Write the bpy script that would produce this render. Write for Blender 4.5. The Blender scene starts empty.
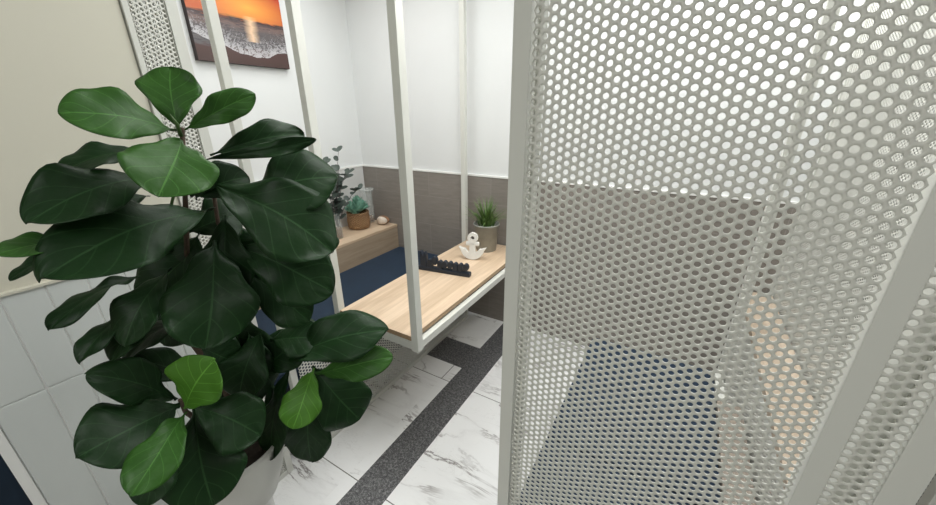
import bpy, bmesh, math, random
import numpy as np
from mathutils import Vector, Matrix
random.seed(7)
S = bpy.context.scene
COL = S.collection
R = math.radians

# ------------------------------------------------------------------ camera
F, PITCH, YAW, ROLL, H = 361.64, R(21.143), R(30.873), R(-0.405), 1.70
hd = Vector((-math.sin(YAW), math.cos(YAW), 0)); rt0 = Vector((math.cos(YAW), math.sin(YAW), 0))
fw = hd*math.cos(PITCH) + Vector((0, 0, -math.sin(PITCH))); up0 = hd*math.sin(PITCH) + Vector((0, 0, math.cos(PITCH)))
rt = rt0*math.cos(ROLL) + up0*math.sin(ROLL); up = -rt0*math.sin(ROLL) + up0*math.cos(ROLL)
EYE = Vector((0, 0, H))
cd = bpy.data.cameras.new('camera'); cam = bpy.data.objects.new('camera', cd); COL.objects.link(cam)
M3 = Matrix((rt, up, -fw)).transposed()
cam.matrix_world = Matrix.Translation(EYE) @ M3.to_4x4()
cd.sensor_width = 36; cd.lens = 36*F/936; cd.clip_start = 0.02
S.camera = cam

def at(px, py, d):
    """world point seen at (px, py), horizontal distance d from the eye"""
    v = fw + rt*((px-468)/F) - up*((py-252.5)/F)
    return EYE + v*(d/math.hypot(v.x, v.y))

# ------------------------------------------------------------------ helpers
def mesh_obj(name, verts, faces, m, parent=None, smooth=False):
    me = bpy.data.meshes.new(name); me.from_pydata([tuple(v) for v in verts], [], faces); me.update()
    if smooth:
        me.polygons.foreach_set('use_smooth', [True]*len(me.polygons))
    o = bpy.data.objects.new(name, me); COL.objects.link(o)
    if m: me.materials.append(m)
    if parent: o.parent = parent
    return o

def bm_obj(name, bm, m, parent=None, smooth=False):
    me = bpy.data.meshes.new(name); bmesh.ops.recalc_face_normals(bm, faces=bm.faces); bm.to_mesh(me); bm.free()
    if smooth:
        me.polygons.foreach_set('use_smooth', [True]*len(me.polygons))
    o = bpy.data.objects.new(name, me); COL.objects.link(o)
    if m: me.materials.append(m)
    if parent: o.parent = parent
    return o

def add_box(bm, x0, x1, y0, y1, z0, z1, bev=0.0):
    r = bmesh.ops.create_cube(bm, size=1)
    vs = r['verts']
    for v in vs:
        v.co = Vector((x0+(v.co.x+.5)*(x1-x0), y0+(v.co.y+.5)*(y1-y0), z0+(v.co.z+.5)*(z1-z0)))
    if bev:
        es = list({e for v in vs for e in v.link_edges})
        bmesh.ops.bevel(bm, geom=es, offset=bev, segments=2, affect='EDGES', profile=.6)

def box(name, x0, x1, y0, y1, z0, z1, m, parent=None, bev=0.0):
    bm = bmesh.new()
    add_box(bm, x0, x1, y0, y1, z0, z1, bev)
    if parent is not None:
        P = parent.location
        bmesh.ops.translate(bm, verts=bm.verts, vec=-P)
    return bm_obj(name, bm, m, parent)

def lathe(name, prof, m, parent=None, n=32, loc=(0, 0, 0), smooth=True):
    vs, fs = [], []
    for r, z in prof:
        for k in range(n):
            a = 2*math.pi*k/n
            vs.append((loc[0]+r*math.cos(a), loc[1]+r*math.sin(a), loc[2]+z))
    for i in range(len(prof)-1):
        for k in range(n):
            k2 = (k+1) % n
            fs.append((i*n+k, i*n+k2, (i+1)*n+k2, (i+1)*n+k))
    if prof[0][0] > 1e-5: fs.append(tuple(reversed(range(n))))
    if prof[-1][0] > 1e-5: fs.append(tuple((len(prof)-1)*n+k for k in range(n)))
    return mesh_obj(name, vs, fs, m, parent, smooth)

def tube_mesh(pts, rads, n=8):
    pts = [Vector(p) for p in pts]
    vs, fs = [], []
    for i, p in enumerate(pts):
        t = (pts[min(i+1, len(pts)-1)]-pts[max(i-1, 0)]).normalized()
        a = t.cross(Vector((.31, .17, .93))).normalized(); b = t.cross(a)
        for k in range(n):
            q = 2*math.pi*k/n
            vs.append(p + (a*math.cos(q)+b*math.sin(q))*rads[i])
    for i in range(len(pts)-1):
        for k in range(n):
            k2 = (k+1) % n
            fs.append((i*n+k, i*n+k2, (i+1)*n+k2, (i+1)*n+k))
    fs.append(tuple(reversed(range(n)))); fs.append(tuple((len(pts)-1)*n+k for k in range(n)))
    return vs, fs

def tube(name, pts, rads, m, parent=None, n=8):
    vs, fs = tube_mesh(pts, rads, n)
    return mesh_obj(name, vs, fs, m, parent, True)

def thing(name, label, cat, loc=(0, 0, 0), group=None):
    o = bpy.data.objects.new(name, None); COL.objects.link(o); o.location = loc
    o.empty_display_size = .05
    return tag(o, label, cat, group)

def tag(o, label, cat, group=None):
    o['label'] = label; o['category'] = cat
    if group: o['group'] = group
    return o

def struct(o):
    o['kind'] = 'structure'; return o

# ------------------------------------------------------------------ materials
class NT:
    def __init__(s, name):
        s.m = bpy.data.materials.new(name); s.m.use_nodes = True
        s.t = s.m.node_tree; s.b = s.t.nodes['Principled BSDF']
    def n(s, typ, **kw):
        x = s.t.nodes.new(typ)
        for k, v in kw.items():
            if k.startswith('i_'): x.inputs[k[2:].replace('_', ' ')].default_value = v
            else: setattr(x, k, v)
        return x
    def l(s, a, b): s.t.links.new(a, b)
    def ramp(s, fac, stops, interp='LINEAR'):
        r = s.t.nodes.new('ShaderNodeValToRGB'); r.color_ramp.interpolation = interp
        e = r.color_ramp.elements
        while len(e) < len(stops): e.new(.5)
        for q, (p, c) in zip(e, stops):
            q.position = p; q.color = (*c, 1) if len(c) == 3 else c
        s.l(fac, r.inputs['Fac']); return r.outputs['Color']
    def math(s, op, a, b=None, c=None):
        x = s.t.nodes.new('ShaderNodeMath'); x.operation = op
        for i, v in enumerate((a, b, c)):
            if v is None: continue
            if isinstance(v, (int, float)): x.inputs[i].default_value = v
            else: s.l(v, x.inputs[i])
        return x.outputs[0]
    def mix(s, fac, a, b, mode='MIX'):
        x = s.t.nodes.new('ShaderNodeMix'); x.data_type = 'RGBA'; x.blend_type = mode
        for i, v in ((0, fac), (6, a), (7, b)):
            if isinstance(v, (int, float)): x.inputs[i].default_value = v
            elif isinstance(v, tuple): x.inputs[i].default_value = (*v, 1)
            else: s.l(v, x.inputs[i])
        return x.outputs[2]
    def coord(s, out='Object'):
        return s.n('ShaderNodeTexCoord').outputs[out]
    def world(s):
        return s.n('ShaderNodeNewGeometry').outputs['Position']
    def noise(s, vec, scale, detail=3, rough=.5, dist=0):
        x = s.n('ShaderNodeTexNoise'); x.inputs['Scale'].default_value = scale
        x.inputs['Detail'].default_value = detail; x.inputs['Roughness'].default_value = rough
        x.inputs['Distortion'].default_value = dist
        s.l(vec, x.inputs['Vector']); return x.outputs['Fac']
    def scale(s, vec, sc):
        x = s.n('ShaderNodeMapping'); x.inputs['Scale'].default_value = sc; s.l(vec, x.inputs['Vector']); return x.outputs[0]
    def bump(s, h, strength=.2, dist=.01):
        x = s.n('ShaderNodeBump'); x.inputs['Strength'].default_value = strength; x.inputs['Distance'].default_value = dist
        s.l(h, x.inputs['Height']); s.l(x.outputs[0], s.b.inputs['Normal'])
    def col(s, c):
        if isinstance(c, tuple): s.b.inputs['Base Color'].default_value = (*c, 1)
        else: s.l(c, s.b.inputs['Base Color'])
    def rough(s, v): 
        if isinstance(v, (int, float)): s.b.inputs['Roughness'].default_value = v
        else: s.l(v, s.b.inputs['Roughness'])

def plain(name, c, rough=.5, var=.04, nscale=18, bump=0, metallic=0, spec=.5):
    t = NT(name); f = t.noise(t.world(), nscale, 4)
    c2 = tuple(max(0, x*(1-var*2)) for x in c)
    t.col(t.mix(f, c2, tuple(min(1, x*(1+var)) for x in c))); t.rough(rough)
    t.b.inputs['Metallic'].default_value = metallic
    t.b.inputs['Specular IOR Level'].default_value = spec
    if bump: t.bump(f, bump, .004)
    return t.m

m_metal = plain('white_powder_coat', (.66, .665, .62), .42, .015, 6)
m_mesh = plain('white_perforated_steel', (.655, .655, .605), .45, .02, 9)
m_wall = plain('white_plaster', (.77, .785, .785), .7, .01, 5)
m_ceil = plain('ceiling_white', (.8, .8, .78), .8, .01, 4)
m_beige = plain('beige_paint', (.63, .61, .515), .6, .015, 3)
m_lower = plain('pale_grey_panel', (.66, .66, .65), .5, .015, 4)
m_trim = plain('white_trim', (.86, .86, .84), .45, .01, 8)
m_planter = plain('pale_grey_planter', (.62, .62, .58), .45, .03, 10)
m_soil = plain('dark_soil', (.035, .025, .018), .95, .3, 90, .8)
m_bark = plain('brown_bark', (.085, .055, .035), .8, .25, 60, .6)
m_navyw = plain('navy_painted_wood', (.012, .02, .035), .45, .1, 40)
m_anchor = plain('white_painted_wood', (.80, .79, .75), .55, .05, 40, .2)
m_zinc = plain('grey_zinc', (.36, .37, .34), .45, .12, 25, .1, .4)
m_plinth = plain('white_plinth', (.7, .7, .68), .5, .02, 8)
m_rim = plain('sanded_shell', (.78, .68, .58), .4, .12, 60)
m_shellin = plain('brown_shell', (.32, .17, .09), .5, .2, 50)
m_pebble = plain('brown_pebbles', (.22, .13, .08), .7, .3, 120, .6)

def wood(name, dark, light, axis=1, side=False):
    t = NT(name)
    w = t.world()
    sc = [14, 14, 14]; sc[axis] = 1.1
    f = t.noise(t.scale(w, tuple(sc)), 2.2, 6, .62, .6)
    sc2 = [70, 70, 70]; sc2[axis] = 3.0
    g = t.noise(t.scale(w, tuple(sc2)), 2.0, 4, .6)
    # broad staves
    sep = t.n('ShaderNodeSeparateXYZ'); t.l(w, sep.inputs[0])
    st = t.math('FLOOR', t.math('MULTIPLY', sep.outputs[0 if axis == 1 else 1], 1/.095))
    wn = t.n('ShaderNodeTexWhiteNoise', noise_dimensions='1D'); t.l(st, wn.inputs['W'])
    k = t.math('ADD', t.math('MULTIPLY', f, .62), t.math('ADD', t.math('MULTIPLY', g, .25), t.math('MULTIPLY', wn.outputs['Value'], .18)))
    t.col(t.ramp(k, [(.30, dark), (.5, tuple((a+b)/2 for a, b in zip(dark, light))), (.68, light)]))
    t.rough(.42); t.bump(g, .08, .002)
    return t.m
m_oak = wood('light_oak', (.50, .36, .235), (.74, .575, .42))
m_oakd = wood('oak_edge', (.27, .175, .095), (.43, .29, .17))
m_oakl = wood('brown_oak', (.30, .225, .155), (.45, .355, .26))
m_oakp = wood('pale_oak', (.40, .32, .24), (.56, .46, .36))
m_boxw = wood('greyed_oak', (.20, .17, .14), (.30, .255, .21))

def fabric_navy():
    t = NT('navy_velvet')
    w = t.world(); f = t.noise(w, 9, 5, .6, .5); g = t.noise(w, 420, 2)
    t.col(t.mix(f, (.0028, .011, .026), (.008, .027, .056))); t.rough(.85)
    t.b.inputs['Sheen Weight'].default_value = .18; t.b.inputs['Sheen Roughness'].default_value = .4
    t.b.inputs['Sheen Tint'].default_value = (.25, .4, .7, 1)
    t.bump(g, .25, .002); return t.m
m_navy = fabric_navy()

def tile_wall():
    t = NT('taupe_wall_tile'); w = t.world()
    s = t.n('ShaderNodeSeparateXYZ'); t.l(w, s.inputs[0])
    row = t.math('DIVIDE', s.outputs[2], .252)
    fz = t.math('FRACT', t.math('SUBTRACT', row, .065)); 
    rowi = t.math('FLOOR', t.math('SUBTRACT', row, .065))
    off = t.math('MULTIPLY', t.math('MODULO', rowi, 2), .5)
    cx = t.math('ADD', t.math('DIVIDE', t.math('ADD', s.outputs[0], 1.279), .60), off)
    fx = t.math('FRACT', cx)
    g1 = t.math('LESS_THAN', fz, .012); g2 = t.math('LESS_THAN', fx, .005)
    g = t.math('MAXIMUM', g1, g2)
    cell = t.n('ShaderNodeCombineXYZ'); t.l(t.math('FLOOR', cx), cell.inputs[0]); t.l(rowi, cell.inputs[2])
    wn = t.n('ShaderNodeTexWhiteNoise'); t.l(cell.outputs[0], wn.inputs['Vector'])
    f = t.noise(t.scale(w, (2, 2, 14)), 4, 5, .6, .4)
    k = t.math('ADD', t.math('MULTIPLY', f, .75), t.math('MULTIPLY', wn.outputs['Value'], .2))
    c = t.ramp(k, [(.25, (.200, .180, .160)), (.75, (.290, .262, .236))])
    t.col(t.mix(g, c, (.31, .285, .26))); t.rough(.55); t.bump(t.math('MULTIPLY', g, -1), .4, .003)
    return t.m
m_tile = tile_wall()

def marble():
    t = NT('white_marble_tile'); w = t.world()
    s = t.n('ShaderNodeSeparateXYZ'); t.l(w, s.inputs[0])
    def fr(o, a, p): return t.math('FRACT', t.math('DIVIDE', t.math('SUBTRACT', o, a), p))
    fx = fr(s.outputs[0], -1.1925, .8); fy = fr(s.outputs[1], .80, .82)
    inb = t.math('MULTIPLY', t.math('GREATER_THAN', s.outputs[1], 1.62), t.math('LESS_THAN', s.outputs[1], 1.785))
    keep = t.math('MAXIMUM', inb, t.math('GREATER_THAN', s.outputs[0], -.9))
    g = t.math('MAXIMUM', t.math('MULTIPLY', keep, t.math('LESS_THAN', fx, .006)), t.math('MULTIPLY', t.math('LESS_THAN', fy, .006), t.math('LESS_THAN', s.outputs[1], 2.2)))
    # each tile gets its own shift of the veining
    cell = t.n('ShaderNodeCombineXYZ')
    t.l(t.math('FLOOR', t.math('DIVIDE', t.math('SUBTRACT', s.outputs[0], -1.1925), .8)), cell.inputs[0])
    t.l(t.math('FLOOR', t.math('DIVIDE', t.math('SUBTRACT', s.outputs[1], .8), .82)), cell.inputs[1])
    wn = t.n('ShaderNodeTexWhiteNoise'); t.l(cell.outputs[0], wn.inputs['Vector'])
    va = t.n('ShaderNodeVectorMath', operation='MULTIPLY_ADD')
    t.l(wn.outputs['Color'], va.inputs[0]); va.inputs[1].default_value = (5, 5, 5); t.l(w, va.inputs[2])
    rotm = t.n('ShaderNodeMapping'); rotm.inputs['Rotation'].default_value = (0, 0, R(20)); rotm.inputs['Scale'].default_value = (.75, 2.3, 1)
    t.l(va.outputs[0], rotm.inputs['Vector'])
    n1 = t.noise(rotm.outputs[0], 1.7, 6, .62, .7)
    n2 = t.noise(rotm.outputs[0], 3.4, 7, .65, .9)
    msk = t.noise(va.outputs[0], 3.2, 2)
    def vein(n, c, wd, p=1.0):
        d = t.math('ABSOLUTE', t.math('SUBTRACT', n, c))
        v = t.math('SUBTRACT', 1, t.math('MINIMUM', t.math('DIVIDE', d, wd), 1))
        return t.math('POWER', v, p)
    mk = t.math('MINIMUM', t.math('MAXIMUM', t.math('MULTIPLY', t.math('SUBTRACT', msk, .47), 7), 0), 1)
    v = t.math('ADD', t.math('MULTIPLY', vein(n1, .5, .018, .8), t.math('MULTIPLY', mk, .95)), t.math('MULTIPLY', vein(n2, .53, .008), t.math('MULTIPLY', mk, .22)))
    v = t.math('ADD', v, t.math('MULTIPLY', vein(n1, .5, .06, 1.6), .10))
    v = t.math('MINIMUM', v, 1)
    base = t.mix(t.noise(w, 3, 3), (.80, .80, .80), (.86, .86, .855))
    c = t.mix(v, base, (.27, .25, .245))
    t.col(t.mix(g, c, (.16, .15, .14))); t.rough(.18)
    return t.m
m_marble = marble()

def granite():
    t = NT('dark_granite'); w = t.world()
    f = t.noise(w, 190, 3, .7); f2 = t.noise(w, 70, 3, .6)
    k = t.math('ADD', t.math('MULTIPLY', f, .6), t.math('MULTIPLY', f2, .4))
    t.col(t.ramp(k, [(.36, (.020, .020, .022)), (.5, (.085, .085, .088)), (.62, (.26, .26, .26))])); t.rough(.35)
    return t.m
m_granite = granite()

def plank():
    t = NT('pale_plank_tile'); w = t.world()
    f = t.noise(t.scale(w, (3, 3, 1)), 5, 4, .5)
    t.col(t.mix(f, (.60, .63, .615), (.66, .69, .67))); t.rough(.35); return t.m
m_plank = plank()

def leaf_mat(name, lo, hi, back, rough=.44):
    t = NT(name)
    uv = t.coord('UV'); s = t.n('ShaderNodeSeparateXYZ'); t.l(uv, s.inputs[0])
    u, v = s.outputs[0], s.outputs[1]
    a = t.math('ABSOLUTE', t.math('SUBTRACT', u, .5))
    vein_c = t.math('LESS_THAN', a, .012)
    q = t.math('FRACT', t.math('MULTIPLY', t.math('SUBTRACT', v, t.math('MULTIPLY', a, .62)), 6.0))
    lat = t.math('LESS_THAN', t.math('ABSOLUTE', t.math('SUBTRACT', q, .5)), .035)
    ve = t.math('MAXIMUM', vein_c, t.math('MULTIPLY', lat, .55))
    f = t.noise(t.world(), 16, 4, .55)
    c = t.mix(f, lo, hi)
    c = t.mix(t.math('MULTIPLY', ve, .45), c, tuple(min(1, x*2.4+.015) for x in hi))
    geo = t.n('ShaderNodeNewGeometry')
    t.col(t.mix(geo.outputs['Backfacing'], c, back))
    t.rough(rough); t.b.inputs['Specular IOR Level'].default_value = .2
    hgt = t.math('ADD', t.math('MULTIPLY', ve, -.5), t.math('MULTIPLY', t.noise(t.world(), 30, 3), .8))
    t.bump(hgt, .3, .006)
    t.b.inputs['Subsurface Weight'].default_value = 0
    return t.m
m_leafD = leaf_mat('dark_fig_leaf', (.0045, .019, .0048), (.0100, .037, .0085), (.025, .055, .018))
m_leafM = leaf_mat('mid_fig_leaf', (.018, .062, .010), (.036, .108, .016), (.05, .10, .03))
m_leafL = leaf_mat('young_fig_leaf', (.045, .14, .014), (.08, .21, .024), (.10, .2, .04))
m_twig = plain('green_twig', (.06, .12, .03), .5, .15, 60)

def simple_leaf(name, a, b, rough=.5):
    t = NT(name); f = t.noise(t.world(), 45, 3); t.col(t.mix(f, a, b)); t.rough(rough); return t.m
m_succ = simple_leaf('mint_succulent', (.10, .30, .22), (.34, .58, .46))
m_grass = simple_leaf('green_grass', (.03, .085, .012), (.16, .27, .07))
m_euc = simple_leaf('dusky_eucalyptus', (.035, .05, .042), (.10, .13, .11))
m_eucp = simple_leaf('purple_twig', (.05, .035, .04), (.09, .06, .06))

def basket_mat():
    t = NT('woven_seagrass'); o = t.coord('Object')
    s = t.n('ShaderNodeSeparateXYZ'); t.l(o, s.inputs[0])
    ang = t.math('ARCTAN2', s.outputs[1], s.outputs[0])
    a = t.math('SINE', t.math('MULTIPLY', ang, 22)); b = t.math('SINE', t.math('MULTIPLY', s.outputs[2], 380))
    k = t.math('MULTIPLY', a, b)
    t.col(t.ramp(t.math('ADD', t.math('MULTIPLY', k, .5), .5), [(.0, (.13, .065, .025)), (.5, (.33, .19, .09)), (1, (.52, .34, .19))]))
    t.rough(.8); t.bump(k, .8, .006); return t.m
m_basket = basket_mat()

def glass_mat():
    t = NT('clear_glass'); t.col((.82, .88, .86)); t.rough(.08)
    t.b.inputs['Alpha'].default_value = .15; return t.m
m_glass = glass_mat()

def sunset():
    """printed seaside picture: sand, foam, wet waves, orange sky with a light path on the sea"""
    t = NT('printed_sea_at_sundown'); o = t.coord('Object')
    s = t.n('ShaderNodeSeparateXYZ'); t.l(o, s.inputs[0])
    Y, Z = s.outputs[1], s.outputs[2]      # Y 0..0.6 along the wall, Z 0..0.6 up
    st = t.scale(o, (1, 2.2, 13)); n = t.noise(st, 3, 6, .65, .8)
    fine = t.noise(o, 60, 6, .75, 1.2)
    zz = t.math('ADD', Z, t.math('MULTIPLY', t.math('SUBTRACT', n, .5), .09))
    base = t.ramp(t.math('DIVIDE', zz, .6), [(.0, (.060, .030, .026)), (.14, (.075, .036, .032)), (.17, (.11, .10, .105)), (.31, (.105, .092, .095)),
        (.39, (.17, .11, .10)), (.43, (.035, .022, .026)), (.455, (.50, .12, .035)), (.60, (.46, .055, .018)), (.80, (.40, .03, .015)), (1, (.2, .025, .02))])
    dark = t.math('GREATER_THAN', t.noise(st, 6, 5, .7, .8), .56)
    inwater = t.math('MULTIPLY', t.math('GREATER_THAN', Z, .10), t.math('LESS_THAN', Z, .26))
    base = t.mix(t.math('MULTIPLY', t.math('MULTIPLY', dark, inwater), .6), base, (.04, .036, .045))
    # the light path and the low sun
    d = t.math('ABSOLUTE', t.math('SUBTRACT', Y, t.math('ADD', .365, t.math('MULTIPLY', t.math('SUBTRACT', n, .5), .05))))
    path = t.math('MAXIMUM', 0, t.math('SUBTRACT', 1, t.math('DIVIDE', d, .05)))
    path = t.math('MULTIPLY', path, t.math('MULTIPLY', t.math('GREATER_THAN', Z, .14), t.math('LESS_THAN', Z, .285)))
    base = t.mix(t.math('MULTIPLY', path, .8), base, (.9, .62, .40))
    dy = t.math('DIVIDE', t.math('SUBTRACT', Y, .365), .30); dz = t.math('DIVIDE', t.math('SUBTRACT', Z, .335), .12)
    sun = t.math('MAXIMUM', 0, t.math('SUBTRACT', 1, t.math('SQRT', t.math('ADD', t.math('MULTIPLY', dy, dy), t.math('MULTIPLY', dz, dz)))))
    sun = t.math('MULTIPLY', sun, t.math('GREATER_THAN', Z, .265))
    base = t.mix(t.math('MINIMUM', t.math('MULTIPLY', sun, 1.0), 1), base, (.88, .36, .06))
    # surf foam with a scalloped lower edge
    bow = t.math('MULTIPLY', t.math('POWER', t.math('ABSOLUTE', t.math('SUBTRACT', Y, .37)), 1.5), .42)
    edge = t.math('ADD', t.math('ADD', .055, bow), t.math('MULTIPLY', t.math('SUBTRACT', t.noise(o, 9, 3), .5), .06))
    up_ = t.math('SUBTRACT', Z, edge)
    band = t.math('MULTIPLY', t.math('GREATER_THAN', up_, 0), t.math('MAXIMUM', 0, t.math('SUBTRACT', 1, t.math('DIVIDE', up_, .15))))
    fo = t.math('MULTIPLY', band, t.math('GREATER_THAN', t.math('ADD', fine, t.math('MULTIPLY', band, .17)), .61))
    base = t.mix(t.math('MULTIPLY', fo, .9), base, (.55, .54, .56))
    t.col(base); t.rough(.45); return t.m
m_print = sunset()
m_canvas_edge = plain('dark_canvas_edge', (.03, .018, .018), .6, .1, 30)

def emit(name, c, s):
    t = NT(name); t.b.inputs['Emission Color'].default_value = (*c, 1); t.b.inputs['Emission Strength'].default_value = s
    t.col(c); return t.m

# ------------------------------------------------------------------ perforated sheet
PITCH_H, HOLE = .0131, .0043
def perforated(name, org, u, w, h, m, parent=None, n=12, solid=.0014, pitch=PITCH_H, rad=HOLE):
    """hexagonal perforation: columns run along +Z, sheet spans w along u and h upwards from org"""
    org = Vector(org); u = Vector(u)
    if parent is not None: org = org - parent.location
    cs = pitch*math.sqrt(3)/2; nc = max(1, int(round((w-.3*pitch)/cs))); nr = int(h/pitch)
    ox = (w-(nc-1)*cs)/2
    R6 = pitch/math.sqrt(3)
    ang6 = np.arange(6)*math.pi/3
    angn = np.arange(n)*2*math.pi/n
    cell = np.concatenate([np.stack([np.cos(ang6)*R6, np.sin(ang6)*R6], 1), np.stack([np.cos(angn)*rad, np.sin(angn)*rad], 1)])
    nv = 6+n
    ci, ri = np.meshgrid(np.arange(nc), np.arange(nr), indexing='ij')
    cxs = (ox+ci*cs).ravel(); cys = ((ri+.5)*pitch + (ci % 2)*pitch/2).ravel()
    P = np.stack([np.repeat(cxs, nv)+np.tile(cell[:, 0], len(cxs)), np.repeat(cys, nv)+np.tile(cell[:, 1], len(cxs))], 1)
    V = np.empty((len(P), 3), np.float32)
    for k in range(3): V[:, k] = org[k]+P[:, 0]*u[k]+(P[:, 1] if k == 2 else 0)
    per = n//6; loops = []; starts = []; sizes = []
    for k in range(6):
        f = [k, (k+1) % 6] + [6+((k+1)*per-j) % n for j in range(per+1)]
        starts.append(len(loops)); sizes.append(len(f)); loops += f
    N = len(cxs); L = len(loops)
    LV = (np.tile(np.array(loops), N)+np.repeat(np.arange(N)*nv, L)).astype(np.int32)
    ST = (np.tile(np.array(starts), N)+np.repeat(np.arange(N)*L, 6)).astype(np.int32)
    me = bpy.data.meshes.new(name)
    me.vertices.add(len(V)); me.vertices.foreach_set('co', V.ravel())
    me.loops.add(len(LV)); me.loops.foreach_set('vertex_index', LV)
    me.polygons.add(len(ST)); me.polygons.foreach_set('loop_start', ST)
    me.update(calc_edges=True); me.validate()
    # weld the hexagons of neighbouring cells
    bm = bmesh.new(); bm.from_mesh(me); bmesh.ops.remove_doubles(bm, verts=bm.verts, dist=pitch*.02); bm.to_mesh(me); bm.free()
    me.materials.append(m)
    o = bpy.data.objects.new(name, me); COL.objects.link(o)
    if parent: o.parent = parent
    if solid:
        md = o.modifiers.new('thickness', 'SOLIDIFY'); md.thickness = solid; md.offset = 0
    return o

# ------------------------------------------------------------------ the setting
XL, YB, ZT, ZC = -2.65, 2.50, 1.235, 2.78
struct(box('floor', -3.2, 3.6, -2.2, YB, -.10, 0, m_marble))
struct(box('trim_1', -1.125, -.940, -2.2, YB-.001, 0, .0012, m_granite))                 # dark inlay strips of the aisle
struct(box('trim_2', -1.452, -1.125, 1.785, 2.05, 0, .0012, m_granite))
struct(box('trim_3', .70, 3.55, -2.2, YB-.001, 0, .0012, m_granite))
struct(box('wall_back', -3.2, 3.6, YB, YB+.12, 0, ZC, m_wall))
o = struct(box('trim_4', XL, 3.55, YB-.009, YB, 0, ZT, m_tile))                             # taupe tiles
struct(box('trim_5', XL, 3.55, YB-.014, YB, ZT, ZT+.014, m_trim))
struct(box('wall_left', XL-.12, XL, .60, YB, 0, ZC, m_wall))
struct(box('trim_6', XL, XL+.008, .67, YB-.014, 0, ZT, m_lower))
struct(box('trim_7', XL, XL+.013, .67, YB-.014, ZT, ZT+.014, m_trim))
struct(box('wall_right', 3.55, 3.67, -2.2, YB, 0, ZC, m_wall))
struct(box('wall_front', -3.2, 3.6, -2.3, -2.2, 0, ZC, m_beige))
struct(box('ceiling', -3.2, 3.6, -2.2, YB, ZC, ZC+.1, m_ceil))
# beige partition wall with plank cladding on its lower part
WX, WT = -1.464, 1.268
struct(box('wall_partition', WX-.14, WX, -.02, .535, 0, ZC, m_beige))
struct(box('wall_rear', -3.2, -3.1, -2.2, .55, 0, ZC, m_beige))
bm = bmesh.new()
g = [-.012, .090, .172, .253, .334, .415, .497, .534]
for i in range(len(g)-1):
    for z0, z1 in ((0, .375), (.377, .975), (.977, WT)):
        add_box(bm, WX-.001, WX+.012, g[i]+.0018, g[i+1]-.0018, z0, z1, .0035)
struct(bm_obj('trim_8', bm, m_plank))
struct(box('trim_9', WX-.001, WX+.0085, -.012, .534, 0, WT-.004, m_trim))
struct(box('trim_10', WX-.145, WX+.015, -.034, -.0125, 0, WT, m_trim))
struct(box('trim_11', WX-.001, WX+.018, -.02, .534, WT, WT+.007, m_beige))

# ------------------------------------------------------------------ perforated partition right of the aisle
pr = thing('perforated_partition', 'tall white perforated steel screen filling the right side, between the aisle and the narrow wooden table', 'screen', (-.235, .55, 0))
YF = .55; TOP = ZC
def post(name, x0, x1, y0, y1, z0, z1, parent): return box(name, x0, x1, y0, y1, z0, z1, m_metal, parent, .0012)
post('post', -.2510, -.2235, YF, YF+.028, 0, TOP, pr)
post('post', .2165, .2425, YF, YF+.028, 0, TOP, pr)
post('post', .2895, .3220, YF, YF+.030, 0, TOP, pr)
post('post', -.2510, -.2350, .628, .650, 0, TOP, pr)
post('post', .2940, .3220, .640, .668, 0, TOP, pr)
perforated('front_panel', (-.2220, YF+.003, .03), (1, 0, 0), .4365, TOP-.06, m_mesh, pr)
perforated('end_panel', (.2420, YF+.003, .03), (1, 0, 0), .0460, TOP-.06, m_mesh, pr)
perforated('return_panel', (-.2410, YF+.029, .03), (0, 1, 0), .051, TOP-.06, m_mesh, pr)
perforated('return_panel', (.3150, YF+.032, .03), (0, 1, 0), .058, TOP-.06, m_mesh, pr)
for a in ((-.2235, .2165, YF+.002, YF+.026), (.2425, .2895, YF+.002, YF+.026)):
    box('rail', *a, 0, .028, m_metal, pr); box('rail', *a, TOP-.028, TOP, m_metal, pr)

sp = thing('perforated_partition', 'double white perforated screen running back along the narrow oak table to the tiled wall', 'screen', (.605, 1.8, 0))
for x0 in (.550, .632):
    post('post', x0, x0+.028, 1.052, 1.080, 0, TOP, sp); post('post', x0, x0+.028, 2.455, 2.483, 0, TOP, sp)
    box('rail', x0+.002, x0+.026, 1.080, 2.455, 0, .028, m_metal, sp)
for x0 in (.558, .650):
    perforated('side_panel', (x0, 1.082, .03), (0, 1, 0), 1.371, TOP-.06, m_mesh, sp, n=6, solid=.001)

# ------------------------------------------------------------------ perforated partition behind the plant
PX = -1.455
pl = thing('perforated_partition', 'slim white perforated screen end standing between the beige wall and the picture', 'screen', (PX, .60, 0))
post('post', PX-.028, PX, .538, .553, 0, TOP, pl)
post('post', PX-.028, PX, .648, .680, 0, TOP, pl)
post('post', XL, XL+.028, .648, .680, 0, TOP, pl)
perforated('end_panel', (PX-.005, .555, .03), (0, 1, 0), .092, TOP-.06, m_mesh, pl)
perforated('back_panel', (XL+.03, .668, .90), (1, 0, 0), -PX*0+(PX-.03)-(XL+.03), TOP-.93, m_mesh, pl, n=6, solid=.001)
box('rail', XL+.03, PX-.028, .652, .676, .86, .895, m_metal, pl)
box('kick_panel', XL+.03, PX-.028, .656, .672, 0, .86, m_metal, pl)
box('rail', PX-.026, PX-.002, .553, .648, 0, .028, m_metal, pl)

# low perforated panel that closes the foot of the booth towards the aisle
lo = thing('modesty_panel', 'low white perforated panel with one tall upright, along the floor under the wooden aisle table', 'screen', (PX, .76, 0))
post('upright', PX-.030, PX, .768, .800, 0, TOP, lo)
box('rail', -1.458, -1.436, .800, 2.40, 0, .030, m_metal, lo, .001)
box('rail', -1.458, -1.436, .800, 2.40, .615, .64, m_metal, lo, .001)
box('upright', -1.458, -1.436, 2.372, 2.40, .030, .615, m_metal, lo, .001)
perforated('perforated_sheet', (-1.447, .803, .031), (0, 1, 0), 1.57, .583, m_mesh, lo, n=6, solid=.0012, pitch=.018, rad=.0066)

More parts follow.
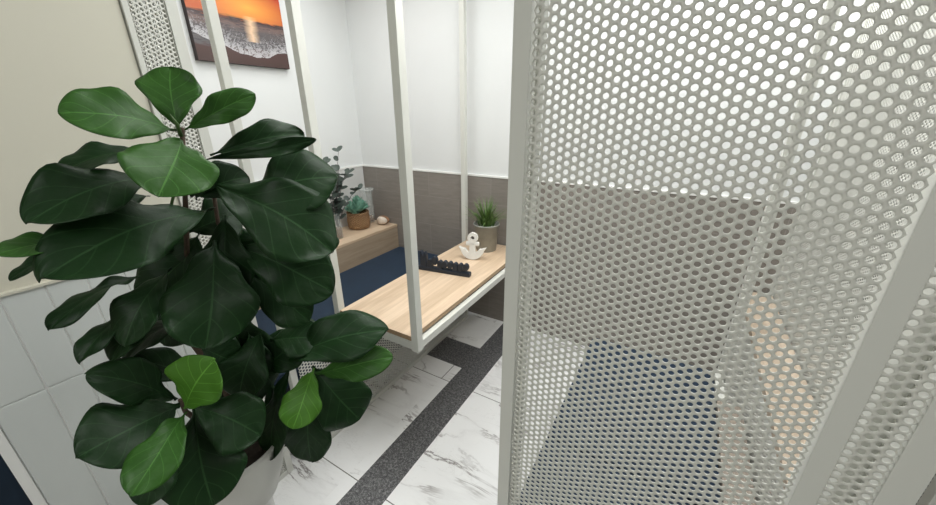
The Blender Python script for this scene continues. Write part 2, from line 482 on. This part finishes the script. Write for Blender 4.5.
# ------------------------------------------------------------------ wooden table by the aisle, hung in a white frame
tb = thing('booth_table', 'light oak table in a tall white steel frame, holding the anchor and the potted grass', 'table', (-1.21, 1.80, 0))
TZ = .72; TY0, TY1 = 1.100, 2.452
bm = bmesh.new(); add_box(bm, -1.458, -.968, TY0, TY1, TZ-.026, TZ, .0015)
bmesh.ops.translate(bm, verts=bm.verts, vec=-tb.location)
top = bm_obj('tabletop', bm, m_oak, tb); top.data.materials.append(m_oakd)
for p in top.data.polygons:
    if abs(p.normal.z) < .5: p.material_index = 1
post('post', -1.497, -1.459, 1.094, 1.134, 0, TOP, tb)
post('post', -.9675, -.930, 1.094, 1.134, TZ-.075, TOP, tb)
post('post', -1.497, -1.459, 2.405, 2.443, TZ-.075, TOP, tb)
post('post', -.9675, -.930, 2.405, 2.443, TZ-.075, TOP, tb)
box('apron', -1.459, -.9675, 1.098, 1.128, TZ-.070, TZ-.027, m_metal, tb, .001)
box('apron', -1.459, -.9675, 2.410, 2.440, TZ-.070, TZ-.027, m_metal, tb, .001)
box('apron', -.9665, -.936, 1.134, 2.405, TZ-.070, TZ-.032, m_metal, tb, .001)
box('apron', -1.490, -1.460, 1.134, 2.405, TZ-.070, TZ-.032, m_metal, tb, .001)

# ------------------------------------------------------------------ left bench and ledge
be = thing('bench', 'long navy blue upholstered bench between the oak ledge and the oak table', 'bench', (-1.88, 1.55, 0))
box('base', -2.63, -1.66, .72, 2.48, 0, .399, m_navyw, be)
bm = bmesh.new(); add_box(bm, -2.262, -1.535, .72, 2.488, .40, .50, .02)
bmesh.ops.translate(bm, verts=bm.verts, vec=-be.location); bm_obj('seat_cushion', bm, m_navy, be, True)
lg = thing('ledge', 'long oak ledge along the left wall, carrying the woven basket and the shell', 'shelf', (-2.45, 1.6, .40))
bm = bmesh.new(); add_box(bm, XL+.014, -2.265, .72, 2.486, TZ-.022, TZ, .0015)
bmesh.ops.translate(bm, verts=bm.verts, vec=-lg.location); bm_obj('top_board', bm, m_oak, lg)
box('front_board', -2.287, -2.267, .72, 2.486, .401, TZ-.0225, m_oakl, lg)
box('inner_frame', XL+.03, -2.29, .74, 2.47, .401, TZ-.0235, m_oakl, lg)

# ------------------------------------------------------------------ right booth seen through the screen
bn = thing('bench', 'dark navy upholstered bench seen through the perforated screen', 'bench', (0, 1.2, 0))
box('base', -.27, .20, .70, 1.86, 0, .40, m_navyw, bn)
for a in ((-.29, .205, .70, 1.083), (-.29, .295, 1.087, 1.875)):
    bm = bmesh.new(); add_box(bm, *a, .40, .50, .014)
    bmesh.ops.translate(bm, verts=bm.verts, vec=-bn.location); bm_obj('seat_cushion', bm, m_navy, bn, True)
post('post', .313, .352, 1.885, 1.923, 0, TOP, bn)
box('rail', .300, .334, 1.665, 1.885, .455, .49, m_metal, bn, .001)
sb = tag(box('wooden_box', .300, .392, 1.09, 1.655, 0, .50, m_boxw, None, .002), 'low brown wooden box squeezed between the right navy bench and the narrow oak table', 'box')
rt_ = thing('narrow_table', 'narrow oak table on the right, seen through the perforated screen beside the navy bench', 'table', (.47, 1.7, 0))
bm = bmesh.new(); add_box(bm, .402, .546, .98, 2.452, TZ-.03, TZ, .0015)
bmesh.ops.translate(bm, verts=bm.verts, vec=-rt_.location); bm_obj('tabletop', bm, m_oakp, rt_)
post('leg', .404, .440, 2.414, 2.450, 0, TZ-.031, rt_)
post('leg', .404, .440, 1.0, 1.036, 0, TZ-.031, rt_); post('leg', .508, .544, 1.0, 1.036, 0, TZ-.031, rt_)
box('apron', .402, .426, 1.036, 2.453, TZ-.068, TZ-.031, m_metal, rt_); box('apron', .522, .544, 1.036, 2.453, TZ-.068, TZ-.031, m_metal, rt_)
perforated('perforated_sheet', (.414, 1.05, .02), (0, 1, 0), 1.39, .625, m_mesh, rt_, n=6, solid=.0012)

# ------------------------------------------------------------------ picture on the left wall
pc = thing('picture', 'canvas print of surf under an orange sky on the white left wall', 'picture', (XL+.001, 1.262, 2.003))
def local_box(name, x0, x1, y0, y1, z0, z1, m, parent, bev=0):
    bm = bmesh.new(); add_box(bm, x0, x1, y0, y1, z0, z1, bev); return bm_obj(name, bm, m, parent)
local_box('stretcher_frame', 0, .036, 0, .60, 0, .60, m_canvas_edge, pc)
local_box('canvas', .0355, .0385, 0.001, .599, 0.001, .599, m_print, pc)

# ------------------------------------------------------------------ things on the oak table
# anchor ornament
an = thing('anchor_ornament', 'small white wooden anchor standing in front of the potted grass', 'ornament', (-1.205, 2.075, TZ))
def extrude_poly(pts, th):
    bm = bmesh.new()
    vs = [bm.verts.new((x, -th/2, z)) for x, z in pts]
    f = bm.faces.new(vs); r = bmesh.ops.extrude_face_region(bm, geom=[f])
    bmesh.ops.translate(bm, verts=[e for e in r['geom'] if isinstance(e, bmesh.types.BMVert)], vec=(0, th, 0))
    return bm
def arc(cx, cz, r, a0, a1, n): return [(cx+r*math.cos(R(a0+(a1-a0)*i/n)), cz+r*math.sin(R(a0+(a1-a0)*i/n))) for i in range(n+1)]
# crown (curved arms with flukes) + shank, one outline
outer = arc(0, .085, .085, 196, 344, 16)
inner = arc(0, .105, .056, 335, 296, 5); inner2 = arc(0, .105, .056, 244, 205, 5)
body = outer + [(.100, .092), (.062, .079)] + inner + [(.022, .054), (.018, .122), (-.018, .122), (-.022, .054)] + inner2 + [(-.062, .079), (-.100, .092)]
bmx = extrude_poly(body, .030); bmesh.ops.bevel(bmx, geom=list(bmx.edges), offset=.002, segments=1, affect='EDGES')
bm_obj('shank_and_arms', bmx, m_anchor, an)
bmx = bmesh.new(); add_box(bmx, -.048, .048, -.015, .015, .100, .130, .009); bm_obj('stock', bmx, m_anchor, an)
ring = bmesh.new()
vs = {}
for k in range(24):
    a = 2*math.pi*k/24
    for i, (r, y) in enumerate(((.037, -.015), (.037, .015), (.014, .015), (.014, -.015))):
        vs[k, i] = ring.verts.new((r*math.cos(a), y, .158+r*math.sin(a)))
for k in range(24):
    for i in range(4): ring.faces.new((vs[k, i], vs[(k+1) % 24, i], vs[(k+1) % 24, (i+1) % 4], vs[k, (i+1) % 4]))
bm_obj('ring', ring, m_anchor, an)
an.rotation_euler = (R(-7), 0, R(18))

# potted grass
gp = thing('potted_grass', 'tufted green grass plant in a grey metal pot at the far end of the oak table', 'plant', (-1.215, 2.305, TZ))
lathe('pot', [(.072, 0), (.076, .004), (.094, .196), (.099, .198), (.099, .208), (.092, .208), (.088, .19), (.0, .188)], m_zinc, gp)
vs, fs = [], []
for k in range(150):
    a = random.uniform(0, 2*math.pi); rr = random.uniform(0, .062)
    lean = random.uniform(.2, 1.0)*(.5+rr/.062*.95); L = random.uniform(.14, .25)*(1-.18*lean)
    dr = Vector((math.cos(a), math.sin(a), 0)); sd = Vector((-dr.y, dr.x, 0)); w = random.uniform(.0035, .006)
    p = dr*rr+Vector((0, 0, .185)); b0 = len(vs)
    for i in range(5):
        t_ = i/4; th = lean*(.25+.75*t_)
        q = p + (dr*math.sin(th)+Vector((0, 0, math.cos(th))))*(L*t_)
        ww = w*(1-t_**1.6)+.0003
        vs += [q+sd*ww, q-sd*ww]
    for i in range(4): fs.append((b0+2*i, b0+2*i+1, b0+2*i+3, b0+2*i+2))
o = mesh_obj('grass_blades', vs, fs, m_grass, gp); o['kind'] = 'stuff'

# navy word block
ws = thing('word_sign', 'dark navy wooden cut-out lettering strip lying across the oak table', 'sign', (-1.25, 1.785, TZ))
bmx = bmesh.new(); add_box(bmx, -.185, .185, -.020, .020, 0, .029, .006); bm_obj('strip', bmx, m_navyw, ws)
def stroke_poly(pts, w):
    """closed ribbon round a centre line"""
    pts = [Vector((x, z)) for x, z in pts]; L_, R_ = [], []
    for i, p in enumerate(pts):
        t_ = (pts[min(i+1, len(pts)-1)]-pts[max(i-1, 0)]).normalized(); nrm = Vector((-t_.y, t_.x))
        L_.append(p+nrm*w); R_.append(p-nrm*w)
    return [tuple(v) for v in L_+R_[::-1]]
x = -.172
shapes = ['tall', 'hump', 'ball', 'hump', 'ball', 'ball', 'hump', 'hump', 'ball']
for i, sh in enumerate(shapes):
    wd = .052 if i == 0 else .034
    cxx = x+wd/2
    if sh == 'tall': poly = [(cxx-.024, .02), (cxx+.024, .02), (cxx+.024, .082), (cxx+.012, .098), (cxx, .074), (cxx-.012, .098), (cxx-.024, .098)]
    elif sh == 'hump': poly = [(cxx-.017, .02), (cxx+.017, .02), (cxx+.017, .045)] + arc(cxx, .045, .017, 0, 180, 8)[1:]
    else: poly = arc(cxx, .045, .0185, -60, 240, 14)
    if i == 2: poly = [(px_, pz*1.25) for px_, pz in poly]
    bmx = extrude_poly(poly, .022); bmesh.ops.bevel(bmx, geom=list(bmx.edges), offset=.0015, segments=1, affect='EDGES')
    bmesh.ops.scale(bmx, verts=bmx.verts, vec=(1, 1.4, 1.35)); bm_obj('letter', bmx, m_navyw, ws)
    x += wd+.0025
ws.rotation_euler = (0, 0, R(9))

# ------------------------------------------------------------------ things on the left ledge
LZ = TZ
bk = thing('basket_plant', 'mint green succulents in a round woven basket on the left oak ledge', 'plant', (-2.49, 2.225, LZ))
lathe('basket', [(.060, 0), (.078, .01), (.083, .06), (.078, .118), (.082, .122), (.078, .128), (.070, .120), (.068, .09), (0, .088)], m_basket, bk)
def petal_leaf(vs, fs, p, d, nrm, L, w, cup=.25, n=6):
    d = d.normalized(); s_ = d.cross(nrm).normalized(); nrm = s_.cross(d); b0 = len(vs)
    for i in range(n+1):
        t_ = i/n; ww = w*math.sin(math.pi*min(1, .12+.80*t_))**.7*(1 if t_ < 1 else .15)
        c = p+d*(L*t_)+nrm*(cup*L*t_*t_)
        vs += [c-s_*ww+nrm*ww*.35, c, c+s_*ww+nrm*ww*.35]
    for i in range(n):
        for k in range(2):
            a = b0+i*3+k; fs.append((a, a+1, a+4, a+3))
for cx_, cy_, cz_, sc_ in ((-.05, .02, .125, .9), (.05, -.03, .135, .95), (.0, -.06, .13, .9), (-.005, .01, .16, 1.0), (-.03, -.035, .125, 1), (.035, .0, .13, 1.15), (-.02, .04, .14, .9), (.03, -.05, .115, .8), (.02, .05, .13, .8)):
    vs, fs = [], []
    for ringi, (cnt, el, L) in enumerate(((7, 25, .065), (7, 52, .08), (6, 75, .085))):
        for k in range(cnt):
            a = 2*math.pi*(k+.5*ringi)/cnt+cx_*40
            d = Vector((math.cos(a)*math.cos(R(el)), math.sin(a)*math.cos(R(el)), math.sin(R(el))))
            petal_leaf(vs, fs, Vector((cx_, cy_, cz_)), d, Vector((-d.x*.6, -d.y*.6, 1)), L*sc_, .015*sc_, .12)
    mesh_obj('succulent', vs, fs, m_succ, bk, True)
bk.scale = (1.22, 1.22, 1.22)
# glass jar
gj = thing('glass_jar', 'small clear glass jar with a wide rim behind the woven basket on the ledge', 'jar', (-2.548, 2.412, LZ))
gj.scale = (1.02, 1.02, 1.72)
lathe('jar_body', [(.048, 0), (.052, .006), (.050, .09), (.046, .16), (.062, .178), (.074, .182), (.074, .188), (.060, .186), (.042, .163), (.046, .09), (.047, .012), (0, .010)], m_glass, gj)
lathe('pebbles', [(.045, .011), (.045, .030), (.03, .036), (0, .034)], m_pebble, gj)
# shell
shl = thing('seashell', 'small brown and cream seashell lying beside the woven basket on the ledge', 'shell', (-2.395, 2.425, LZ))
shl.scale = (1.5, 1.5, 1.5)
def shell_mesh(r, sx, sy, sz, z0, m, name, rib=0):
    vs, fs = [], []; N, M_ = 20, 9
    for j in range(M_+1):
        ph = math.pi*j/M_
        for k in range(N):
            a = 2*math.pi*k/N; rr = r*(1+rib*math.cos(9*a))*(1+.25*math.cos(a))
            vs.append((rr*math.sin(ph)*math.cos(a)*sx, rr*math.sin(ph)*math.sin(a)*sy, z0+r*sz*math.cos(ph)))
    for j in range(M_):
        for k in range(N): fs.append((j*N+k, j*N+(k+1) % N, (j+1)*N+(k+1) % N, (j+1)*N+k))
    return mesh_obj(name, vs, fs, m, shl, True)
shell_mesh(.042, 1, .8, .62, .026, m_shellin, 'shell_body', .04)
o = shell_mesh(.036, .95, .35, .70, .028, m_rim, 'shell_lip', .05); o.location = (.014, -.026, .002); o.rotation_euler = (0, 0, R(15))
# eucalyptus in a vase
ev = thing('eucalyptus_vase', 'dusky eucalyptus twigs in a slim glass vase beside the woven basket', 'plant', (-2.42, 1.925, LZ))
lathe('vase', [(.034, 0), (.040, .006), (.036, .10), (.030, .20), (.034, .215), (.031, .216), (.027, .20), (.033, .10), (.034, .012), (0, .010)], m_glass, ev)
lathe('pebbles', [(.032, .012), (.033, .09), (.02, .102), (0, .10)], m_pebble, ev)
for si, (dx, dy, hh, cur) in enumerate(((.02, .06, .42, .03), (-.03, .13, .36, .16), (.05, .02, .33, .02), (.03, .10, .38, .14), (.0, .04, .24, .02), (-.02, -.02, .28, .0), (.03, .17, .26, .10), (.06, -.06, .36, 0))):
    pts = [Vector((1.5*dx*t_**1.4, 1.5*dy*t_**1.4, .06+1.6*hh*t_-cur*t_**4)) for t_ in [i/8 for i in range(9)]]
    st = tube('twig', pts, [.0035-.0022*i/8 for i in range(9)], m_eucp, ev, 6)
    vs, fs = [], []
    for i in range(2, 9):
        for sgn in (-1, 1):
            a = random.uniform(0, 6.28); d = Vector((math.cos(a), math.sin(a)*.9, random.uniform(.1, .7)))*1.0
            if sgn < 0: d = Vector((-d.x, -d.y, d.z))
            petal_leaf(vs, fs, pts[i], d, Vector((d.y*.3, -.6, .8)), random.uniform(.045, .07), random.uniform(.017, .024), .1)
    mesh_obj('leaves', vs, fs, m_euc, st, True)['kind'] = 'stuff'

# ------------------------------------------------------------------ navy seat beyond the wall end
ns = thing('bench', 'dark navy seat in shadow past the near end of the plank-clad wall', 'bench', (-2.2, -.45, 0))
box('base', -2.85, -1.50, -.80, -.06, 0, .40, m_navyw, ns)
bm = bmesh.new(); add_box(bm, -2.9, -1.455, -.82, -.037, .40, .50, .02)
bmesh.ops.translate(bm, verts=bm.verts, vec=-ns.location); bm_obj('seat_cushion', bm, m_navy, ns, True)

# ------------------------------------------------------------------ fiddle leaf fig
PD = 1.24
rimc = at(226, 438, PD)
potz = at(238, 498, PD).z
pcx, pcy = (rimc.x, rimc.y)
rimz = rimc.z
stand = tag(lathe('plant_stand', [(.080, 0), (.080, potz-.012), (.075, potz-.001), (0, potz-.001)], m_plinth, None, 36, (pcx, pcy, 0)), 'round white stand under the pale planter by the beige wall', 'stand')
fig = thing('fiddle_leaf_fig', 'large fiddle leaf fig with broad dark leaves in a pale planter by the beige wall', 'plant', (pcx, pcy, potz))
ph = rimz-potz
lathe('planter', [(.085, 0), (.115, .012), (.156, ph*.5), (.182, ph-.02), (.185, ph), (.175, ph), (.168, ph-.03), (0, ph-.032)], m_planter, fig, 44)
lathe('soil', [(.166, ph-.033), (.166, ph-.026), (.08, ph-.018), (0, ph-.015)], m_soil, fig, 32)
FO = fig.location.copy()
def rel(p): return p-FO
t1 = [Vector((pcx+.01, pcy, rimz-.03)), at(236, 410, 1.24), at(213, 370, 1.23), at(194, 345, 1.22), at(188, 290, 1.21), at(186, 220, 1.18), at(184, 165, 1.13), at(182, 128, 1.10)]
t2 = [Vector((pcx+.03, pcy+.03, rimz-.03)), at(256, 410, 1.25), at(268, 380, 1.24), at(285, 362, 1.20)]
t3 = [Vector((pcx-.02, pcy+.0, rimz-.03)), at(205, 425, 1.22), at(186, 412, 1.16), at(180, 400, 1.10)]
t4 = [Vector((pcx+.02, pcy+.02, rimz-.03)), at(240, 400, 1.26), at(232, 330, 1.25), at(222, 250, 1.23), at(214, 195, 1.20)]
for tt in (t1, t2, t3, t4):
    n_ = len(tt)
    tube('trunk', [rel(p) for p in tt], [.011-.006*i/(n_-1) for i in range(n_)], m_bark, fig, 8)

def to_px(p):
    v = p-EYE; z = v.dot(fw)
    return F*v.dot(rt)/z, F*v.dot(up)/z
def fig_leaf(base, tip, wpx, mat, bow=.10, roll=0.0, upn=.35, cupv=.16, tipx=.72, wav=.042, seedv=0):
    """violin-shaped leaf from base to tip; wpx = its full width in metres"""
    rnd = random.Random(seedv)
    ax = tip-base; L = ax.length; d = ax.normalized()
    mid = (base+tip)/2
    nrm = (EYE-mid).normalized()*(1-upn)+Vector((0, 0, 1))*upn
    nrm = (nrm-d*nrm.dot(d)).normalized()
    nrm = (Matrix.Rotation(roll, 3, d) @ nrm)
    s_ = d.cross(nrm).normalized()
    pm = base+d*(L*.62); q1 = to_px(pm+s_*.02); q2 = to_px(pm-s_*.02)
    wpx = min(wpx*.04/max(1e-4, math.hypot(q1[0]-q2[0], q1[1]-q2[1])), (.95 if abs(roll) < .35 else .6)*L)
    NL, NW = 30, 12
    vs, uvs, fs = [], [], []
    ph1, ph2 = rnd.uniform(0, 6), rnd.uniform(0, 6)
    for i in range(NL+1):
        t_ = .5-.5*math.cos(math.pi*(i/NL)**.93)
        # half-width profile: narrow shoulder, slight waist, wide rounded end
        if t_ < .06: w = .05
        else:
            q = (t_-.06)/.94
            w = math.sin(math.pi*q**1.55)**.56 if 0 < q < 1 else 0
            w *= 1-.14*math.exp(-((q-.34)/.13)**2)
        hw = max(w, .012)*wpx*.5/.93
        arch = bow*L*math.sin(math.pi*min(1, t_*.95))-.13*L*t_**2.5
        for j in range(NW+1):
            u = j/NW*2-1
            wavy = wav*L*(math.sin(t_*9+ph1+(2.2 if u > 0 else 0))+.5*math.sin(t_*19+ph2+u))*abs(u)**2
            corr = .0022*L/.25*math.cos((t_-abs(u)*.31)*6*2*math.pi)*(abs(u)*(1-abs(u)))*2.2
            z = cupv*hw*(abs(u)**1.4)*(.6+.4*math.sin(ph2+t_*4))+wavy+corr-.010*L*math.exp(-(u/.1)**2)
            edge = 1+.045*math.sin(t_*17+ph2+(1.3 if u > 0 else 0))*abs(u)
            sway = .035*L*math.sin(t_*3.1+ph1)*t_
            vs.append(base+d*(L*t_)+s_*(hw*u*edge+sway)+nrm*(arch+z)); uvs.append((u*.5+.5, t_))
    for i in range(NL):
        for j in range(NW):
            a = i*(NW+1)+j; fs.append((a, a+1, a+NW+2, a+NW+1))
    o = mesh_obj('leaf', [rel(v) for v in vs], fs, mat, fig, True)
    uvl = o.data.uv_layers.new(name='UVMap')
    for l in o.data.loops: uvl.data[l.index].uv = uvs[l.vertex_index]
    md = o.modifiers.new('thickness', 'SOLIDIFY'); md.thickness = .0012; md.offset = 0
    return o

def M(px, d):  # pixels at that distance -> metres (rough, for widths)
    return px*d/F*.93
D_, M_, L_ = m_leafD, m_leafM, m_leafL
# base (px, py, d), tip (px, py, d), width px, material, options
LV = [
 # crown
 ((176,131,1.10),(64,102,1.02),52,M_,dict(bow=.05,roll=.15)),
 ((178,130,1.12),(168,64,1.16),60,M_,dict(bow=.05,roll=-.1)),
 ((184,130,1.10),(254,95,1.06),32,M_,dict(bow=.10,roll=.45)),
 ((182,140,1.09),(164,189,.93),94,M_,dict(bow=.06,roll=0,upn=.1)),
 ((205,160,1.15),(314,139,1.08),16,D_,dict(bow=.10,roll=.45)),
 ((210,155,1.18),(304,130,1.20),34,D_,dict(bow=.10,roll=.3)),
 ((150,152,1.15),(54,164,1.10),28,D_,dict(bow=.08,roll=.4)),
 ((158,176,1.14),(32,212,.98),68,D_,dict(bow=.08,roll=.12)),
 ((150,196,1.16),(92,205,1.12),30,D_,dict(bow=.06,roll=.3)),
 # big left
 ((212,210,1.14),(44,262,.94),84,D_,dict(bow=.07,roll=.05)),
 ((80,243,1.06),(-1,246,1.00),28,M_,dict(bow=.05,roll=.3)),
 ((72,252,1.10),(6,274,1.06),16,D_,dict(bow=.06,roll=.5)),
 ((70,196,1.12),(24,201,1.10),9,M_,dict(bow=.02)),
 # big right
 ((244,202,1.18),(334,172,1.11),56,D_,dict(bow=.08,roll=-.1)),
 ((208,182,1.16),(334,246,1.00),74,D_,dict(bow=.08,roll=.0)),
 ((290,250,1.12),(336,240,1.06),24,D_,dict(bow=.1)),
 ((236,246,1.18),(334,286,1.04),62,D_,dict(bow=.07,roll=.1)),
 ((190,196,1.17),(248,176,1.16),40,D_,dict(bow=.1,roll=.2)),
 ((196,200,1.17),(206,166,1.16),34,D_,dict(bow=.1,roll=-.3)),
 ((215,240,1.16),(206,346,.98),92,D_,dict(bow=.06,roll=0,upn=.15)),
 ((225,215,1.20),(228,300,1.12),60,D_,dict(bow=.06,roll=.2,upn=.1)),
 ((240,268,1.2),(312,318,1.10),46,D_,dict(bow=.07,roll=.1)),
 # middle left
 ((140,276,1.16),(46,322,1.06),24,D_,dict(bow=.10,roll=.5)),
 ((172,268,1.16),(118,342,1.06),44,D_,dict(bow=.08,roll=.2)),
 ((136,306,1.17),(78,359,1.08),24,D_,dict(bow=.10,roll=.4)),
 ((166,300,1.17),(108,358,1.10),32,D_,dict(bow=.10,roll=.3)),
 ((206,322,1.2),(122,360,1.12),22,D_,dict(bow=.22,roll=.6)),
 ((200,250,1.22),(140,300,1.16),50,D_,dict(bow=.1,roll=.2)),
 # inner filling
 ((186,250,1.24),(150,226,1.22),52,D_,dict(bow=.1,roll=.3)),((190,300,1.24),(160,345,1.22),44,D_,dict(bow=.1,roll=.2)),
 ((222,300,1.27),(258,372,1.25),60,D_,dict(bow=.1,roll=.3)),((236,300,1.28),(240,400,1.27),64,D_,dict(bow=.1,roll=-.3)),
 ((214,220,1.25),(262,276,1.22),64,D_,dict(bow=.1,roll=.2)),((188,232,1.22),(240,214,1.24),56,D_,dict(bow=.1,roll=.1)),
 ((250,400,1.27),(222,446,1.22),44,D_,dict(bow=.1,roll=.2)),((270,378,1.25),(282,452,1.22),34,D_,dict(bow=.1,roll=.2)),
 ((196,345,1.24),(236,362,1.20),44,D_,dict(bow=.1,roll=.2)),((200,232,1.21),(172,300,1.19),56,D_,dict(bow=.1,roll=.3)),
 # lower cluster
 ((176,400,1.12),(98,372,1.07),46,D_,dict(bow=.07,roll=0)),
 ((196,380,1.15),(138,354,1.14),36,D_,dict(bow=.07,roll=.1)),
 ((180,405,1.08),(84,452,.98),66,D_,dict(bow=.06,roll=0)),
 ((186,412,1.02),(132,488,.86),50,M_,dict(bow=.05,roll=.0)),
 ((184,409,1.04),(208,364,.98),55,L_,dict(bow=.05,roll=0)),
 ((194,408,1.10),(210,508,.93),88,D_,dict(bow=.07,roll=0,upn=.15)),
 ((172,432,1.08),(146,506,.98),44,D_,dict(bow=.08,roll=.2)),
 ((192,406,1.10),(262,432,.98),64,D_,dict(bow=.10,roll=.0,upn=.25)),
 # right cluster
 ((280,362,1.20),(382,326,1.06),46,D_,dict(bow=.08,roll=0)),
 ((316,374,1.14),(389,358,1.04),33,M_,dict(bow=.07,roll=.1)),
 ((312,366,1.18),(360,422,1.06),58,D_,dict(bow=.07,roll=0,upn=.2)),
 ((314,368,1.14),(292,428,1.02),38,L_,dict(bow=.06,roll=.1,upn=.15)),
 ((312,376,1.20),(308,468,1.10),44,D_,dict(bow=.08,roll=.1,upn=.15)),
 ((292,364,1.20),(266,462,1.08),28,D_,dict(bow=.08,roll=.7,upn=.1)),
 ((262,330,1.22),(236,400,1.14),46,D_,dict(bow=.08,roll=.2,upn=.1)),
 ((270,340,1.22),(318,338,1.14),40,D_,dict(bow=.08,roll=.0)),
 ((262,372,1.23),(300,340,1.18),40,D_,dict(bow=.08,roll=.1)),
 ((248,330,1.24),(262,400,1.17),46,D_,dict(bow=.08,roll=-.2,upn=.1)),
]
for i, (b_, t_, w_, mt, kw) in enumerate(LV):
    fig_leaf(at(*b_), at(*t_), w_, mt, seedv=i*7+3, **kw)
# bud sheath at the very top
tube('bud', [rel(at(181, 136, 1.09)), rel(at(177, 124, 1.08)), rel(at(170, 114, 1.07))], [.005, .004, .0008], m_twig, fig, 6)
tube('petiole', [rel(at(182, 160, 1.13)), rel(at(176, 186, 1.12)), rel(at(170, 210, 1.1))], [.004, .0035, .003], m_twig, fig, 6)

# ------------------------------------------------------------------ light
def area(name, loc, sx, sy, power, c=(.99, 1, .985), rot=(0, 0, 0)):
    l = bpy.data.lights.new(name, 'AREA'); l.shape = 'RECTANGLE'; l.size = sx; l.size_y = sy; l.energy = power; l.color = c
    o = bpy.data.objects.new(name, l); COL.objects.link(o); o.location = loc; o.rotation_euler = rot; return o
area('booth_light', (-1.85, 1.55, ZC-.02), 1.0, .9, 15)
area('booth_light', (.42, 2.12, ZC-.02), .22, .5, 10)
area('added_wall_wash', (.10, 2.455, ZC-.02), 1.0, .05, 8)  # added strip with no known fixture, brightens the back wall behind the post
area('aisle_light', (-.55, 1.35, ZC-.02), .9, 1.0, 26)
area('front_light', (.2, -1.2, ZC-.02), 1.8, .8, 30)
w = bpy.data.worlds.new('world'); S.world = w; w.use_nodes = True
w.node_tree.nodes['Background'].inputs['Color'].default_value = (.9, .95, 1, 1)
w.node_tree.nodes['Background'].inputs['Strength'].default_value = .3
S.view_settings.view_transform = 'Standard'; S.view_settings.look = 'None'; S.view_settings.gamma = 1
S.view_settings.use_curve_mapping = False
S.view_settings.exposure = 0.0
S.cycles.max_bounces = 10; S.cycles.transparent_max_bounces = 16
